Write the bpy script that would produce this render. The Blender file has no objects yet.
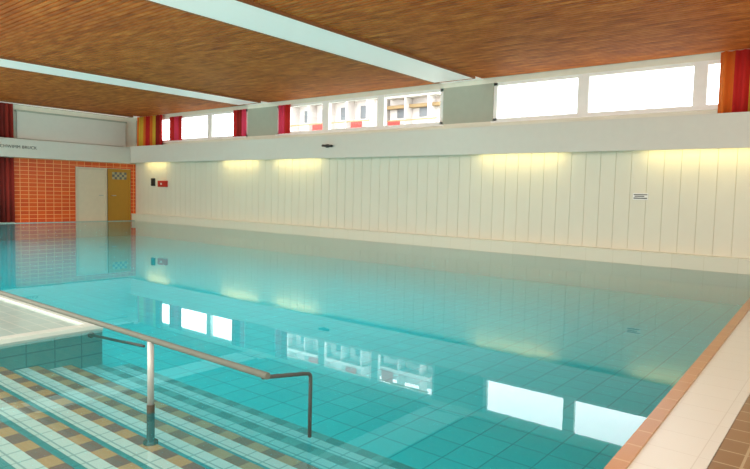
import bpy, bmesh, math, random
from mathutils import Vector, Matrix
random.seed(4)
S=bpy.context.scene
COL=S.collection
try:
    S.view_settings.view_transform='Standard'
except Exception: pass

# ------------------------------------------------------------------ materials
def new_mat(name):
    m=bpy.data.materials.new(name); m.use_nodes=True
    nt=m.node_tree; b=nt.nodes['Principled BSDF']; return m,nt,b
def srgb(r,g,b):
    f=lambda c:((c/255+0.055)/1.055)**2.4 if c/255>0.04045 else c/255/12.92
    return (f(r),f(g),f(b),1)
def plain(name,col,rough=.5,metal=0,noise=.06,scale=6,spec=.5):
    m,nt,b=new_mat(name)
    tc=nt.nodes.new('ShaderNodeTexCoord'); nz=nt.nodes.new('ShaderNodeTexNoise')
    nz.inputs['Scale'].default_value=scale; nz.inputs['Detail'].default_value=4
    nt.links.new(tc.outputs['Object'],nz.inputs['Vector'])
    r=nt.nodes.new('ShaderNodeMix'); r.data_type='RGBA'
    r.inputs['A'].default_value=tuple(max(0,c*(1-noise)) for c in col[:3])+(1,)
    r.inputs['B'].default_value=tuple(min(1,c*(1+noise)) for c in col[:3])+(1,)
    nt.links.new(nz.outputs['Fac'],r.inputs['Factor'])
    nt.links.new(r.outputs['Result'],b.inputs['Base Color'])
    b.inputs['Roughness'].default_value=rough; b.inputs['Metallic'].default_value=metal
    b.inputs['Specular IOR Level'].default_value=spec
    return m
def tile(name,c1,c2,mortar,w,h,axes='xy',ms=.006,rough=.3,offs=(0,0),bias=0,offset=0,bump=.3):
    m,nt,b=new_mat(name)
    tc=nt.nodes.new('ShaderNodeTexCoord'); sp=nt.nodes.new('ShaderNodeSeparateXYZ'); cb=nt.nodes.new('ShaderNodeCombineXYZ')
    nt.links.new(tc.outputs['Object'],sp.inputs[0])
    for i,a in enumerate(axes):
        ad=nt.nodes.new('ShaderNodeMath'); ad.operation='ADD'; ad.inputs[1].default_value=offs[i]+100*[w,h][i]
        nt.links.new(sp.outputs[a.upper()],ad.inputs[0]); nt.links.new(ad.outputs[0],cb.inputs[i])
    br=nt.nodes.new('ShaderNodeTexBrick'); br.offset=offset; br.squash=1
    br.inputs['Scale'].default_value=1; br.inputs['Brick Width'].default_value=w; br.inputs['Row Height'].default_value=h
    br.inputs['Mortar Size'].default_value=ms; br.inputs['Mortar Smooth'].default_value=.1; br.inputs['Bias'].default_value=bias
    br.inputs['Color1'].default_value=c1; br.inputs['Color2'].default_value=c2; br.inputs['Mortar'].default_value=mortar
    nt.links.new(cb.outputs[0],br.inputs['Vector']); nt.links.new(br.outputs['Color'],b.inputs['Base Color'])
    bp=nt.nodes.new('ShaderNodeBump'); bp.inputs['Strength'].default_value=bump; bp.inputs['Distance'].default_value=.004; bp.invert=True
    nt.links.new(br.outputs['Fac'],bp.inputs['Height']); nt.links.new(bp.outputs[0],b.inputs['Normal'])
    b.inputs['Roughness'].default_value=rough
    return m
def emis(name,col,st,base=None):
    m,nt,b=new_mat(name); b.inputs['Emission Color'].default_value=col; b.inputs['Emission Strength'].default_value=st
    b.inputs['Base Color'].default_value=base or col; return m

M_white=plain('white_paint',srgb(228,225,208),.5)
M_cream=plain('cream_panel',srgb(226,222,203),.42,noise=.03,scale=1.5)
M_groove=plain('panel_groove',srgb(218,213,188),.8)
M_frame=plain('window_frame_white',srgb(240,240,236),.4)
M_ledge=plain('ledge_paint',srgb(218,216,205),.5,noise=.03)
M_pillar=plain('pillar_greygreen',srgb(170,174,158),.6)
M_beam=emis('beam_glow',srgb(240,234,226),.28,srgb(240,228,220))  # faint glow added to make the beams whiter
M_batten=plain('batten_brown',srgb(150,92,50),.6)
M_curb=tile('curb_tile',srgb(226,222,202),srgb(222,218,198),srgb(212,206,180),.6,.6,'xz',.004)
M_pool=tile('pool_floor_tile',srgb(46,208,218),srgb(56,216,224),srgb(24,160,178),.30,.30,'xy',.0065)
M_poolx=tile('pool_side_tile_a',srgb(110,190,190),srgb(118,196,194),srgb(80,160,164),.25,.125,'yz',.006)
M_pooly=tile('pool_side_tile_b',srgb(110,190,190),srgb(118,196,194),srgb(80,160,164),.25,.125,'xz',.006)
M_deckb=tile('deck_brown_tile',srgb(128,98,62),srgb(146,112,72),srgb(176,158,124),.20,.20,'xy',.007)
M_deckc=tile('deck_cream_tile',srgb(220,218,204),srgb(217,215,201),srgb(204,200,184),.60,.30,'xy',.003)
M_rim=tile('rim_tile',srgb(176,118,58),srgb(184,128,66),srgb(198,158,106),.4,.25,'xy',.006)
M_deckw=tile('deck_white_tile',srgb(162,188,180),srgb(170,194,186),srgb(192,208,200),.30,.15,'xy',.006,rough=.12)
M_deckrim=plain('deck_rim_smooth',srgb(204,216,206),.2)
M_orange=tile('orange_tile',srgb(212,70,6),srgb(226,86,10),srgb(244,168,104),.30,.15,'yz',.011,offset=0)
M_doorw=plain('door_beige',srgb(222,206,182),.5)
M_doorf=plain('door_frame_beige',srgb(212,196,172),.5)
M_doory=plain('door_ochre',srgb(180,130,36),.5)
M_dark=plain('dark_metal',srgb(50,48,45),.4)
M_steel=plain('brushed_steel',srgb(176,180,174),.4,.2,noise=.1,scale=20)
M_rail=plain('rail_grip',srgb(108,114,104),.6,0,noise=.12,scale=14,spec=.25)
M_raild=plain('bracket_dark_grey',srgb(74,80,76),.6,0,noise=.12,scale=14,spec=.25)
M_underwater=plain('post_underwater_dark',srgb(64,62,50),.7,spec=.2)  # wet and reflection darkening below the waterline, put into the colour
M_redbox=plain('red_plastic',srgb(200,40,20),.4)
M_ink=plain('ink',srgb(84,84,78),.6)
M_ext=plain('facade_white',srgb(196,188,182),.8)
M_extr=plain('facade_red',srgb(170,50,42),.8)
M_extg=plain('facade_glass',srgb(96,100,102),.3)
M_extt=plain('facade_tan',srgb(140,116,80),.8)

SP=.115
def wood():
    m,nt,b=new_mat('ceiling_wood')
    tc=nt.nodes.new('ShaderNodeTexCoord'); sp=nt.nodes.new('ShaderNodeSeparateXYZ'); nt.links.new(tc.outputs['Object'],sp.inputs[0])
    dv=nt.nodes.new('ShaderNodeMath'); dv.operation='DIVIDE'; dv.inputs[1].default_value=SP
    ad=nt.nodes.new('ShaderNodeMath'); ad.operation='ADD'; ad.inputs[1].default_value=3.012
    fl=nt.nodes.new('ShaderNodeMath'); fl.operation='FLOOR'
    nt.links.new(sp.outputs['Y'],ad.inputs[0]); nt.links.new(ad.outputs[0],dv.inputs[0]); nt.links.new(dv.outputs[0],fl.inputs[0])
    ml=nt.nodes.new('ShaderNodeMath'); ml.operation='MULTIPLY'; ml.inputs[1].default_value=3.7; nt.links.new(fl.outputs[0],ml.inputs[0])
    mx_=nt.nodes.new('ShaderNodeMath'); mx_.operation='MULTIPLY'; mx_.inputs[1].default_value=1.3; nt.links.new(sp.outputs['X'],mx_.inputs[0])
    cb=nt.nodes.new('ShaderNodeCombineXYZ'); nt.links.new(mx_.outputs[0],cb.inputs[0]); nt.links.new(ml.outputs[0],cb.inputs[1])
    nz=nt.nodes.new('ShaderNodeTexNoise'); nz.inputs['Scale'].default_value=1.1; nz.inputs['Detail'].default_value=4; nz.inputs['Roughness'].default_value=.6
    nt.links.new(cb.outputs[0],nz.inputs['Vector'])
    cr=nt.nodes.new('ShaderNodeValToRGB'); e=cr.color_ramp.elements
    e[0].position=.25; e[0].color=srgb(156,68,18); e[1].position=.75; e[1].color=srgb(232,138,62)
    x=cr.color_ramp.elements.new(.5); x.color=srgb(202,104,38)
    nt.links.new(nz.outputs['Fac'],cr.inputs[0]); nt.links.new(cr.outputs[0],b.inputs['Base Color'])
    b.inputs['Roughness'].default_value=.65; b.inputs['Specular IOR Level'].default_value=.3
    return m
M_wood=wood()
M_woodgap=plain('ceiling_backing',srgb(34,14,8),.9)

def water():
    m=bpy.data.materials.new('pool_water'); m.use_nodes=True; nt=m.node_tree
    for n in list(nt.nodes):
        if n.type!='OUTPUT_MATERIAL': nt.nodes.remove(n)
    o=[n for n in nt.nodes if n.type=='OUTPUT_MATERIAL'][0]
    fr=nt.nodes.new('ShaderNodeFresnel'); fr.inputs[0].default_value=1.27
    tr=nt.nodes.new('ShaderNodeBsdfTransparent'); tr.inputs[0].default_value=(.9,.99,1,1)
    df=nt.nodes.new('ShaderNodeBsdfDiffuse'); df.inputs[0].default_value=(.0,.74,.80,1)
    m0=nt.nodes.new('ShaderNodeMixShader'); m0.inputs[0].default_value=.11
    gl=nt.nodes.new('ShaderNodeBsdfGlossy'); gl.inputs['Roughness'].default_value=.0; gl.inputs['Color'].default_value=(1,1,1,1)
    mx=nt.nodes.new('ShaderNodeMixShader')
    tc=nt.nodes.new('ShaderNodeTexCoord'); nz=nt.nodes.new('ShaderNodeTexNoise'); nz.inputs['Scale'].default_value=1.2; nz.inputs['Detail'].default_value=1
    bp=nt.nodes.new('ShaderNodeBump'); bp.inputs['Strength'].default_value=.006; bp.inputs['Distance'].default_value=.02
    nt.links.new(tc.outputs['Object'],nz.inputs['Vector']); nt.links.new(nz.outputs['Fac'],bp.inputs['Height'])
    nt.links.new(bp.outputs[0],gl.inputs['Normal'])
    nt.links.new(tr.outputs[0],m0.inputs[1]); nt.links.new(df.outputs[0],m0.inputs[2])
    nt.links.new(fr.outputs[0],mx.inputs[0]); nt.links.new(m0.outputs[0],mx.inputs[1]); nt.links.new(gl.outputs[0],mx.inputs[2])
    nt.links.new(mx.outputs[0],o.inputs['Surface']); return m
M_water=water()
def glass():
    m=bpy.data.materials.new('window_glass'); m.use_nodes=True; nt=m.node_tree
    for n in list(nt.nodes):
        if n.type!='OUTPUT_MATERIAL': nt.nodes.remove(n)
    o=[n for n in nt.nodes if n.type=='OUTPUT_MATERIAL'][0]
    tr=nt.nodes.new('ShaderNodeBsdfTransparent'); tr.inputs[0].default_value=(.97,.98,.98,1)
    gl=nt.nodes.new('ShaderNodeBsdfGlossy'); gl.inputs['Roughness'].default_value=.02
    mx=nt.nodes.new('ShaderNodeMixShader'); mx.inputs[0].default_value=.04
    nt.links.new(tr.outputs[0],mx.inputs[1]); nt.links.new(gl.outputs[0],mx.inputs[2]); nt.links.new(mx.outputs[0],o.inputs['Surface']); return m
M_glass=glass()

# ------------------------------------------------------------------ mesh helpers
def mk(name,boxes,mats,parent=None,origin=None,bevel=0,**props):
    bm=bmesh.new()
    for bx in boxes:
        x0,x1,y0,y1,z0,z1=bx[:6]; mi=bx[6] if len(bx)>6 else 0
        v=[bm.verts.new(c) for c in [(x0,y0,z0),(x1,y0,z0),(x1,y1,z0),(x0,y1,z0),(x0,y0,z1),(x1,y0,z1),(x1,y1,z1),(x0,y1,z1)]]
        for f in [(0,3,2,1),(4,5,6,7),(0,1,5,4),(1,2,6,5),(2,3,7,6),(3,0,4,7)]:
            fc=bm.faces.new([v[i] for i in f]); fc.material_index=mi
    return fin(name,bm,mats,parent,origin,bevel,**props)
def fin(name,bm,mats,parent=None,origin=None,bevel=0,smooth=False,**props):
    me=bpy.data.meshes.new(name)
    o=Vector(origin) if origin else Vector((0,0,0))
    bmesh.ops.translate(bm,verts=bm.verts,vec=-o)
    bm.to_mesh(me); bm.free()
    for m in mats: me.materials.append(m)
    if smooth:
        for p in me.polygons: p.use_smooth=True
    ob=bpy.data.objects.new(name,me); ob.location=o; COL.objects.link(ob)
    if parent:
        ob.parent=parent; ob.location=o-parent.location
    if bevel:
        b=ob.modifiers.new('bevel','BEVEL'); b.width=bevel; b.segments=2; b.limit_method='ANGLE'
    for k,v in props.items(): ob[k]=v
    return ob
def poly(name,rings,mats,**kw):
    bm=bmesh.new()
    for pts,z0,z1,mi in rings:
        a=[bm.verts.new((x,y,z0)) for x,y in pts]; b=[bm.verts.new((x,y,z1)) for x,y in pts]; n=len(pts)
        f=bm.faces.new(b); f.material_index=mi
        f=bm.faces.new(a[::-1]); f.material_index=mi
        for i in range(n):
            f=bm.faces.new((a[i],a[(i+1)%n],b[(i+1)%n],b[i])); f.material_index=mi
    bmesh.ops.recalc_face_normals(bm,faces=bm.faces)
    return fin(name,bm,mats,**kw)
def tube(name,pts,r,mats,parent=None,origin=None,fillet=.05,seg=16,**props):
    P=[Vector(p) for p in pts]; path=[P[0]]
    for i in range(1,len(P)-1):
        a=(P[i-1]-P[i]); b=(P[i+1]-P[i]); f=min(fillet,a.length*.45,b.length*.45)
        p0=P[i]+a.normalized()*f; p1=P[i]+b.normalized()*f
        for k in range(7):
            t=k/6; path.append((1-t)**2*p0+2*t*(1-t)*P[i]+t*t*p1)
    path.append(P[-1])
    bm=bmesh.new(); rings=[]; up=Vector((0,0,1))
    prev=None
    for i,p in enumerate(path):
        d=(path[min(i+1,len(path)-1)]-path[max(i-1,0)]).normalized()
        if prev is None:
            ref=up if abs(d.z)<.9 else Vector((1,0,0)); n=d.cross(ref).normalized()
        else:
            n=(prev-d*prev.dot(d)).normalized()
        prev=n; b=d.cross(n)
        rings.append([bm.verts.new(p+(n*math.cos(t)+b*math.sin(t))*r) for t in [2*math.pi*k/seg for k in range(seg)]])
    for i in range(len(rings)-1):
        for k in range(seg):
            bm.faces.new((rings[i][k],rings[i][(k+1)%seg],rings[i+1][(k+1)%seg],rings[i+1][k]))
    bm.faces.new(rings[0][::-1]); bm.faces.new(rings[-1])
    bmesh.ops.recalc_face_normals(bm,faces=bm.faces)
    ob=fin(name,bm,mats,parent,origin,0,**props)
    for p in ob.data.polygons: p.use_smooth = len(p.vertices)==4
    return ob

ST=dict(kind='structure')
H=1.4; WY=13.95; PY=13.7; BX=-24.4; CZ=4.40
def ex(y): return -.94-(y-3.17)*.032
Y0=.85; SX=-5.83; SY=2.95; PD=-.62

# ---- long wall (north)
Z1,Z2=3.31,4.27
wins=[(-23.65,-17.05,(-21.45,-19.25)),(-15.5,-8.92,(-13.27,-11.07)),(-7.42,-.42,(-5.13,-2.71))]
bx=[(BX-.3,3.2,WY,WY+.3,-.8,Z1,0),(BX-.3,3.2,WY,WY+.3,Z2,4.7,0)]
xs=[BX-.3]+[v for w in wins for v in w[:2]]+[3.2]
for i in range(0,len(xs),2): bx.append((xs[i],xs[i+1],WY,WY+.3,Z1,Z2,1))
mk('wall_north',bx,[M_white,M_pillar],**ST)
bds=[(BX,3.0,WY-.03,WY-.001,.3,2.75,1)]
x=BX
while x<2.9:
    w=.335; bds.append((x+.005,min(x+w-.005,3.0),WY-.040,WY-.03,.3,2.75,0)); x+=w
mk('trim_1',bds,[M_cream,M_groove],**ST)
mk('trim_2',[(BX,ex(PY),PY,WY-.002,-.7,.27,0),(BX,ex(PY),PY-.012,WY-.002,.27,.30,0)],[M_curb],**ST)
mk('trim_3',[(BX,3,13.48,13.54,2.45,3.13,0),(BX,3,13.54,WY-.001,3.07,3.13,0),(BX,3,13.54,WY-.045,2.62,2.68,0)],[M_ledge],**ST)
for i,(a,b,ms) in enumerate(wins):
    fb=[(a,b,WY+.02,WY+.12,Z1,Z1+.07),(a,b,WY+.02,WY+.12,Z2-.07,Z2),(a,a+.1,WY+.02,WY+.12,Z1,Z2),(b-.1,b,WY+.02,WY+.12,Z1,Z2),(a-.03,b+.03,WY-.05,WY+.02,Z1-.04,Z1)]
    for m in ms: fb.append((m-.13,m+.13,WY+.01,WY+.13,Z1,Z2))
    wo=mk('window_%d'%(i+1),fb,[M_frame],**ST)
    mk('pane',[(a+.05,b-.05,WY+.065,WY+.075,Z1+.03,Z2-.03)],[M_glass],parent=wo,**ST)

# ---- west wall
mk('wall_west',[(BX-.3,BX,-3,WY,-.8,4.7,0),(BX,BX+.02,9.1,13.93,2.55,4.4,0)],[M_white],**ST)
mk('trim_4',[(BX,BX+.03,9.1,11.33,0.02,2.42,0),(BX,BX+.03,13.68,13.89,.02,2.42,0),(BX,BX+.03,11.33,13.68,2.19,2.42,0)],[M_orange],**ST)
mk('trim_5',[(BX,BX+.35,-3,13.47,2.42,3.08,0)],[M_ledge],**ST)
mk('trim_6',[(BX,BX+.12,9.2,13.4,3.12,4.1,0),(BX,BX+.14,9.15,13.45,4.1,4.16,1)],[M_ledge,M_pillar],**ST)
d1=mk('door_1',[(BX,BX+.05,11.35,12.60,.02,2.17,0),(BX+.05,BX+.07,11.35,11.43,.02,2.17,1),(BX+.05,BX+.07,12.52,12.60,.02,2.17,1),(BX+.05,BX+.07,11.43,12.52,2.09,2.17,1)],[M_doorw,M_doorf],**ST)
mk('handle',[(BX+.07,BX+.12,12.4,12.43,1.05,1.08),(BX+.10,BX+.12,12.25,12.43,1.05,1.08)],[M_steel],parent=d1,**ST)
gb=[(BX,BX+.04,12.66,13.64,.02,2.17,0),(BX+.04,BX+.06,12.66,12.74,.02,2.17,1),(BX+.04,BX+.06,13.56,13.64,.02,2.17,1),(BX+.04,BX+.06,12.74,13.56,2.09,2.17,1)]
for r in range(3):
    for k in range(6): gb.append((BX+.04,BX+.05,12.84+.105*k,12.84+.105*(k+1),1.74+.1*r,1.84+.1*r,2 if (r+k)%2 else 3))
d2=mk('door_2',gb,[M_doory,M_doory,M_extg,plain('door_pane_light',srgb(176,166,130),.4)],**ST)
mk('handle',[(BX+.06,BX+.11,12.8,12.83,1.05,1.08),(BX+.09,BX+.11,12.8,12.98,1.05,1.08)],[M_steel],parent=d2,**ST)
# lettering
cu=bpy.data.curves.new('lettering_curve','FONT'); cu.body='SCHWIMM BRUCK'; cu.size=.155; cu.extrude=.004; cu.space_character=1.05
tmp=bpy.data.objects.new('lettering_curve',cu); COL.objects.link(tmp)
me=bpy.data.meshes.new_from_object(tmp.evaluated_get(bpy.context.evaluated_depsgraph_get()))
bpy.data.objects.remove(tmp)
to=bpy.data.objects.new('wall_lettering',me); to.location=(BX+.355,8.45,2.74); to.rotation_euler=(math.pi/2,0,math.pi/2); COL.objects.link(to)
me.materials.clear(); me.materials.append(M_ink); to['label']='dark capital lettering on the white ledge above orange tiles'; to['category']='lettering'

mk('wall_south',[(BX-.3,3.2,-3.3,-3,-.8,4.7)],[M_white],**ST)
mk('wall_east',[(3,3.3,-3,WY,-.8,4.7)],[M_white],**ST)

# ---- decks
poly('floor',[([(-.53,-3),(3,-3),(3,WY),(-.55,WY)],-.8,.02,0),
  ([(ex(Y0)+.085,Y0),(-.53,Y0),(-.55,WY),(ex(WY)+.10,WY)],-.8,.02,1),
  ([(ex(Y0),Y0),(ex(Y0)+.085,Y0),(ex(PY)+.10,PY),(ex(PY),PY)],-.8,.032,2),
  ([(BX,-3),(-.53,-3),(-.53,Y0),(SX,Y0),(SX,SY),(BX,SY)],-.8,.02,3),
  ([(-24.1,SY-.11),(SX+.015,SY-.11),(SX+.015,SY+.015),(-24.1,SY+.015)],-.02,.04,4),([(SX-.11,Y0),(SX+.015,Y0),(SX+.015,SY-.11),(SX-.11,SY-.11)],-.02,.04,4),
  ([(BX,SY),(-24.1,SY),(-24.1,PY),(BX,PY)],-.8,.02,3)],[M_deckb,M_deckc,M_rim,M_deckw,M_deckrim],**ST)
poly('pool_basin',[([(-24.1,SY),(SX,SY),(SX,Y0),(ex(Y0),Y0),(ex(PY),PY),(-24.1,PY)],-.9,PD,0)],[M_pool],kind='structure')
poly('trim_7',[([(-24.1,SY),(SX,SY),(SX,SY+.012),(-24.1,SY+.012)],PD,-.0,0),([(SX,Y0),(SX+.012,Y0),(SX+.012,SY),(SX,SY)],PD,.0,1),
  ([(ex(Y0)-.012,Y0),(ex(Y0),Y0),(ex(PY),PY),(ex(PY)-.012,PY)],PD,.0,1)],[M_pooly,M_poolx],kind='structure')
# entry steps
teal=[(64,150,150),(52,156,164),(46,176,188)]  # deeper steps shift to teal: water absorption painted into the tile colours
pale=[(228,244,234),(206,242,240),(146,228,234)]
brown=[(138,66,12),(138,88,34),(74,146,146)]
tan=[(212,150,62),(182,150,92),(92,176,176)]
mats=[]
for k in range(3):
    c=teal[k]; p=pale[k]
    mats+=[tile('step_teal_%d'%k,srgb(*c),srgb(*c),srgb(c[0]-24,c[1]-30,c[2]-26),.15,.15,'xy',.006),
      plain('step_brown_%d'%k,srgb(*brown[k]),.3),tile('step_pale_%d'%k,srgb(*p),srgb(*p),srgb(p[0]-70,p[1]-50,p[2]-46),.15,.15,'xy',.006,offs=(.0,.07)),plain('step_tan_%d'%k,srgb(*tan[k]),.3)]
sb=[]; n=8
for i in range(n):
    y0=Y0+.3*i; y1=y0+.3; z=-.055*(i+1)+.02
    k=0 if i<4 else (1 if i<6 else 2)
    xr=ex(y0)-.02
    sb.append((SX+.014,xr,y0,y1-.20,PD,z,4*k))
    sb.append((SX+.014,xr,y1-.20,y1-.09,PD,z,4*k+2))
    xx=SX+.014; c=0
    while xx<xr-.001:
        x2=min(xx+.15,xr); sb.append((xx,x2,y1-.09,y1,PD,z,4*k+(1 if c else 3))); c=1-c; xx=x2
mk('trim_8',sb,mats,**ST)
bm=bmesh.new()
f=bm.faces.new([bm.verts.new((x,y,0)) for x,y in [(-24.1,SY),(SX,SY),(SX,Y0),(ex(Y0),Y0),(ex(PY),PY),(-24.1,PY)]])
w=fin('pool_water',bm,[M_water],kind='stuff',label='calm clear turquoise water filling the indoor swimming pool',category='water')

# ---- ceiling
beams=[(-25.2,-23.9),(-17.0,-15.85),(-8.95,-7.72),(-.75,.45)]
bays=[(-23.9,-17.0),(-15.85,-8.95),(-7.72,-.75),(.45,3.0)]
mk('ceiling',[(BX-.3,3.2,-3.3,WY+.3,CZ+.06,CZ+.35)],[M_woodgap],**ST)
for a,b in bays:
    sl=[]; y=-3
    while y<WY-.1:
        sl.append((a,b,y,min(y+SP-.036,WY),CZ,CZ+.03)); y+=SP
    mk('ceiling_slats',sl,[M_wood],**ST)
for a,b in beams:
    a=max(a,BX)
    mk('ceiling_beam',[(a+.025,b-.025,-3,WY-.45,CZ-.05,CZ+.06,0),(a,a+.025,-3,WY-.42,CZ-.06,CZ+.06,1),(b-.025,b,-3,WY-.42,CZ-.06,CZ+.06,1),(a+.025,b-.025,WY-.45,WY-.42,CZ-.06,CZ+.06,1),(a,b,WY-.42,WY,CZ-.01,CZ+.06,0)],[M_beam,M_batten],**ST)

# ---- curtains
cols=dict(o=plain('curtain_orange',srgb(222,110,28),.85),y=plain('curtain_yellow',srgb(214,172,48),.85),r=plain('curtain_red',srgb(196,30,25),.85),d=plain('curtain_dark_red',srgb(150,25,15),.85),p=plain('curtain_pink',srgb(225,60,95),.85),b=plain('curtain_brown_red',srgb(112,24,14),.85),c=plain('curtain_deep_red',srgb(136,32,18),.85))
def curtain(a,b,pos,z0,z1,seq,axis,label,amp=.045):
    bm=bmesh.new(); L=b-a; N=int(L/.02); ks=list(dict.fromkeys(seq)); col=[]
    for i in range(N+1):
        t=i/N; s=a+L*t; d=amp*math.sin(2*math.pi*s/.17)+amp/3*math.sin(s*23)
        row=[]
        for z,fz in ((z0,1.1),((z0+z1)/2,1),(z1,.7)):
            row.append(bm.verts.new((s,pos+d*fz,z) if axis=='x' else (pos+d*fz,s,z)))
        col.append(row)
    for i in range(N):
        for k in range(2):
            f=bm.faces.new((col[i][k],col[i+1][k],col[i+1][k+1],col[i][k+1])); f.material_index=ks.index(seq[min(len(seq)-1,int(i/N*len(seq)))]); f.smooth=True
    o=((a+b)/2,pos,z0) if axis=='x' else (pos,(a+b)/2,z0)
    ob=fin('curtain',bm,[cols[k] for k in ks],origin=o,label=label,category='curtain')
    so=ob.modifiers.new('s','SOLIDIFY'); so.thickness=.006
    return ob
curtain(-24.1,-22.15,13.80,3.16,4.38,'oyoroydr','x','orange, yellow and red striped curtain gathered beside clerestory window')
curtain(-21.8,-20.95,13.91,3.33,4.27,'rpr','x','slim pinkish red curtain beside a white window mullion',.025)
curtain(-17.8,-17.1,13.91,3.33,4.27,'rdp','x','short red curtain gathered at the clerestory window end',.025)
curtain(-15.42,-14.8,13.91,3.33,4.27,'pr','x','pinkish red narrow curtain at the clerestory window edge',.025)
curtain(-2.35,-.3,13.82,3.16,4.38,'orydoyro','x','orange, red and yellow striped curtain over clerestory window')
curtain(7.6,9.05,BX+.12,3.12,4.36,'bcbcbc','y','dark red curtain above the white ledge near orange tiles')
curtain(7.6,9.05,BX+.12,.04,2.40,'bcbcbc','y','dark red floor-length curtain beside the orange tiled wall')

# ---- under-ledge luminaires
M_tube=emis('tube_glow',(1,.88,.5,1),2)
for a,b in [(-23.6,-21.9),(-18.4,-16.3),(-15.6,-13.3),(-7.8,-5.4),(-3.8,-1.2)]:
    c=(a+b)/2
    lm=bpy.data.objects.new('strip_light',None); lm.location=(c,13.66,2.62); COL.objects.link(lm)
    lm['label']='warm fluorescent strip light tucked under the white ledge'; lm['category']='light fixture'; lm['group']='strip lights under the ledge'
    mk('housing',[(a,b,13.61,13.71,2.57,2.62)],[M_frame],parent=lm,origin=(c,13.66,2.62))
    tube('lamp_tube',[(a+.03,13.66,2.545),(b-.03,13.66,2.545)],.02,[M_tube],parent=lm,origin=(c,13.66,2.62))
    l=bpy.data.lights.new('strip','AREA'); l.shape='RECTANGLE'; l.size=b-a-.2; l.size_y=.1; l.energy=2.8*(b-a); l.color=(1,.78,.28)
    lo=bpy.data.objects.new('strip_lamp',l); lo.location=(c,13.66,2.51); lo.rotation_euler=(math.radians(16),0,0); COL.objects.link(lo)

# ---- small fittings on the long wall
FY=WY-.040
sg=mk('wall_sign',[(-3.90,-3.58,FY-.016,FY+.004,1.41,1.55,0)],[M_frame],origin=(-3.74,FY,1.41),label='small white rectangular notice on cream panelling',category='sign')
mk('printed_lines',[(-3.88,-3.60,FY-.018,FY-.016,1.51,1.53,0),(-3.86,-3.66,FY-.018,FY-.016,1.475,1.495,0),(-3.88,-3.60,FY-.018,FY-.016,1.43,1.455,0)],[M_ink],parent=sg,origin=(-3.74,FY,1.41))
rb=mk('alarm_box',[(-22.5,-21.95,WY-.16,FY+.004,1.47,1.72,0),(-22.46,-21.99,WY-.17,WY-.16,1.5,1.69,0)],[M_redbox],origin=(-22.2,FY,1.47),label='red wall-mounted safety box on cream panelling',category='safety box')
mk('latch',[(-22.26,-22.18,WY-.18,WY-.17,1.56,1.63)],[M_frame],parent=rb,origin=(-22.2,WY-.17,1.56))
ph=mk('wall_telephone',[(-23.1,-22.86,WY-.09,FY+.004,1.5,1.82,0),(-23.06,-22.9,WY-.13,WY-.09,1.76,1.81,0),(-23.06,-22.9,WY-.13,WY-.09,1.52,1.57,0)],[M_dark],origin=(-22.98,FY,1.5),label='black wall telephone mounted beside a red box',category='telephone')
mk('handset',[(-23.02,-22.94,WY-.15,WY-.13,1.52,1.81)],[M_dark],parent=ph,origin=(-22.98,WY-.13,1.52),bevel=.01)
sp=mk('spotlight',[(-12.75,-12.65,13.44,13.48,2.76,2.86)],[M_dark],origin=(-12.7,13.48,2.8),label='small dark spotlight fixed to the white ledge',category='spotlight')
tube('lamp_head',[(-12.85,13.40,2.82),(-12.45,13.40,2.80)],.035,[M_dark],parent=sp,origin=(-12.7,13.44,2.8))

# ---- handrail
hr=bpy.data.objects.new('handrail',None); hr.location=(-3.39,2.03,-.2); COL.objects.link(hr)
hr['label']='low tubular metal handrail with grey-beige grip over the pool entry steps'; hr['category']='handrail'
O=(-3.39,2.03,-.2)
tube('grip',[(-7.0,2.05,.46),(-2.30,2.03,.46)],.018,[M_rail],parent=hr,origin=O)
tube('end_bracket',[(-2.34,2.03,.445),(-2.37,2.36,.385),(-2.38,2.42,.37),(-2.38,2.42,.0)],.011,[M_raild],parent=hr,origin=O,fillet=.04,label='dark grey bent end pipe')
tube('post',[(-3.39,2.03,.45),(-3.39,2.03,.05)],.02,[M_steel],parent=hr,origin=O)
tube('post_underwater',[(-3.39,2.03,.05),(-3.39,2.03,-.26)],.024,[M_underwater],parent=hr,origin=O,label='submerged lower post with painted-in dark tone')  # post continues underwater; its darkening is painted, no separate part
tube('post',[(-6.7,2.05,.45),(-6.7,2.05,.02)],.02,[M_steel],parent=hr,origin=O)
tube('base_flange',[(-3.39,2.03,-.205),(-3.39,2.03,-.185)],.045,[M_underwater],parent=hr,origin=O)
gr=tube('grab_rail',[(-5.83,2.84,-.05),(-5.3,2.84,-.02),(-4.85,2.84,.01)],.013,[M_raild],origin=(-5.3,2.84,-.05),fillet=.04,label='short dark horizontal grab rail at the platform corner by water',category='rail')
tube('wall_flange',[(-5.82,2.84,-.05),(-5.80,2.84,-.05)],.03,[M_raild],parent=gr,origin=(-5.8,2.84,-.05))

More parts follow.
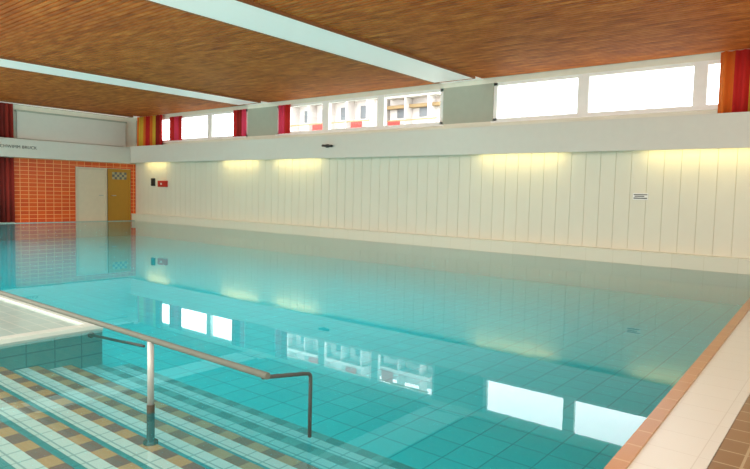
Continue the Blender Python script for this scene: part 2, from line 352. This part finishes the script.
# ---- building outside
eb=[(-36,-24,30,38,-1,10.6,0),(-23.8,-19.8,31,38,-1,10.6,0),(-23.8,-19.8,30.6,31,6.75,6.95,3)]
for fl in range(5):
    z=.6+fl*2.3
    if z>9.9: break
    for a,b,yy in ((-36,-24,30),(-23.6,-19.7,31)):
        eb.append((a,b,yy-.8,yy,z-.15,z+.05,0)); eb.append((a,b,yy-.82,yy-.8,z+.7,z+.78,3))
        xx=a+.3; q=0
        while xx<b-.8:
            if q%2==0: eb.append((xx,xx+.9,yy-.85,yy-.8,z+.05,z+.7,1))
            eb.append((xx+.1,xx+.7,yy-.04,yy,z+1.0,z+1.8,2)); eb.append((xx+1.2,xx+1.27,yy-.8,yy,z,z+2.2,0)); xx+=1.7; q+=1
mk('apartment_building',eb,[M_ext,M_extr,M_extg,M_extt],origin=(-28,34,-1),label='white apartment building with red balconies seen outside the windows',category='building')
mk('ground',[(-80,40,14.3,90,-1.2,-1)],[plain('outdoor_ground',srgb(150,155,140),.9)],kind='structure')

# ---- lights
W=bpy.data.worlds.new('World'); S.world=W; W.use_nodes=True
W.node_tree.nodes['Background'].inputs[0].default_value=(.94,.97,1,1); W.node_tree.nodes['Background'].inputs[1].default_value=7.0
def area(n,loc,rot,sx,sy,e,c):
    l=bpy.data.lights.new(n,'AREA'); l.shape='RECTANGLE'; l.size=sx; l.size_y=sy; l.energy=e; l.color=c
    o=bpy.data.objects.new(n,l); o.location=loc; o.rotation_euler=rot; COL.objects.link(o)
area('fill_south',(-11,-2.9,2.2),(math.radians(90),0,0),26,3.6,900,(1,.98,.94))  # added fill behind the camera; this wall has no window
area('fill_east',(2.9,5,2.2),(math.radians(90),0,math.radians(90)),14,3.4,200,(1,.98,.94))  # unseen fill panel added at the closed east wall
area('fill_overhead',(-11,-.8,4.3),(math.radians(14),0,0),26,3.2,1300,(1,.98,.94))  # out-of-view fill added overhead to brighten the pool floor
for x in (-21.5,-17.5,-13.5,-9.5,-5.5):  # added fill spots without fixtures, they brighten the far water
    for y in (5.2,8.8):
        l=bpy.data.lights.new('pool_fill','SPOT'); l.energy=360; l.spot_size=math.radians(118); l.spot_blend=1; l.shadow_soft_size=0; l.color=(1,.99,.96)
        o=bpy.data.objects.new('pool_fill',l); o.location=(x,y,CZ-.02); COL.objects.link(o)

# ---- camera
f=604
v1=Vector((-755,59,-f)).normalized(); v2=Vector((485,29,-f)).normalized()
up=v2.cross(v1).normalized(); Yc=v2; Xc=Yc.cross(up).normalized()
R=Matrix((Xc,Yc,up))
cd=bpy.data.cameras.new('Camera'); cam=bpy.data.objects.new('Camera',cd); COL.objects.link(cam)
cd.sensor_width=36; cd.lens=f/750*36; cd.clip_end=300; cd.clip_start=.05
cam.matrix_world=Matrix.Translation((0,0,H))@R.to_4x4()
S.camera=cam
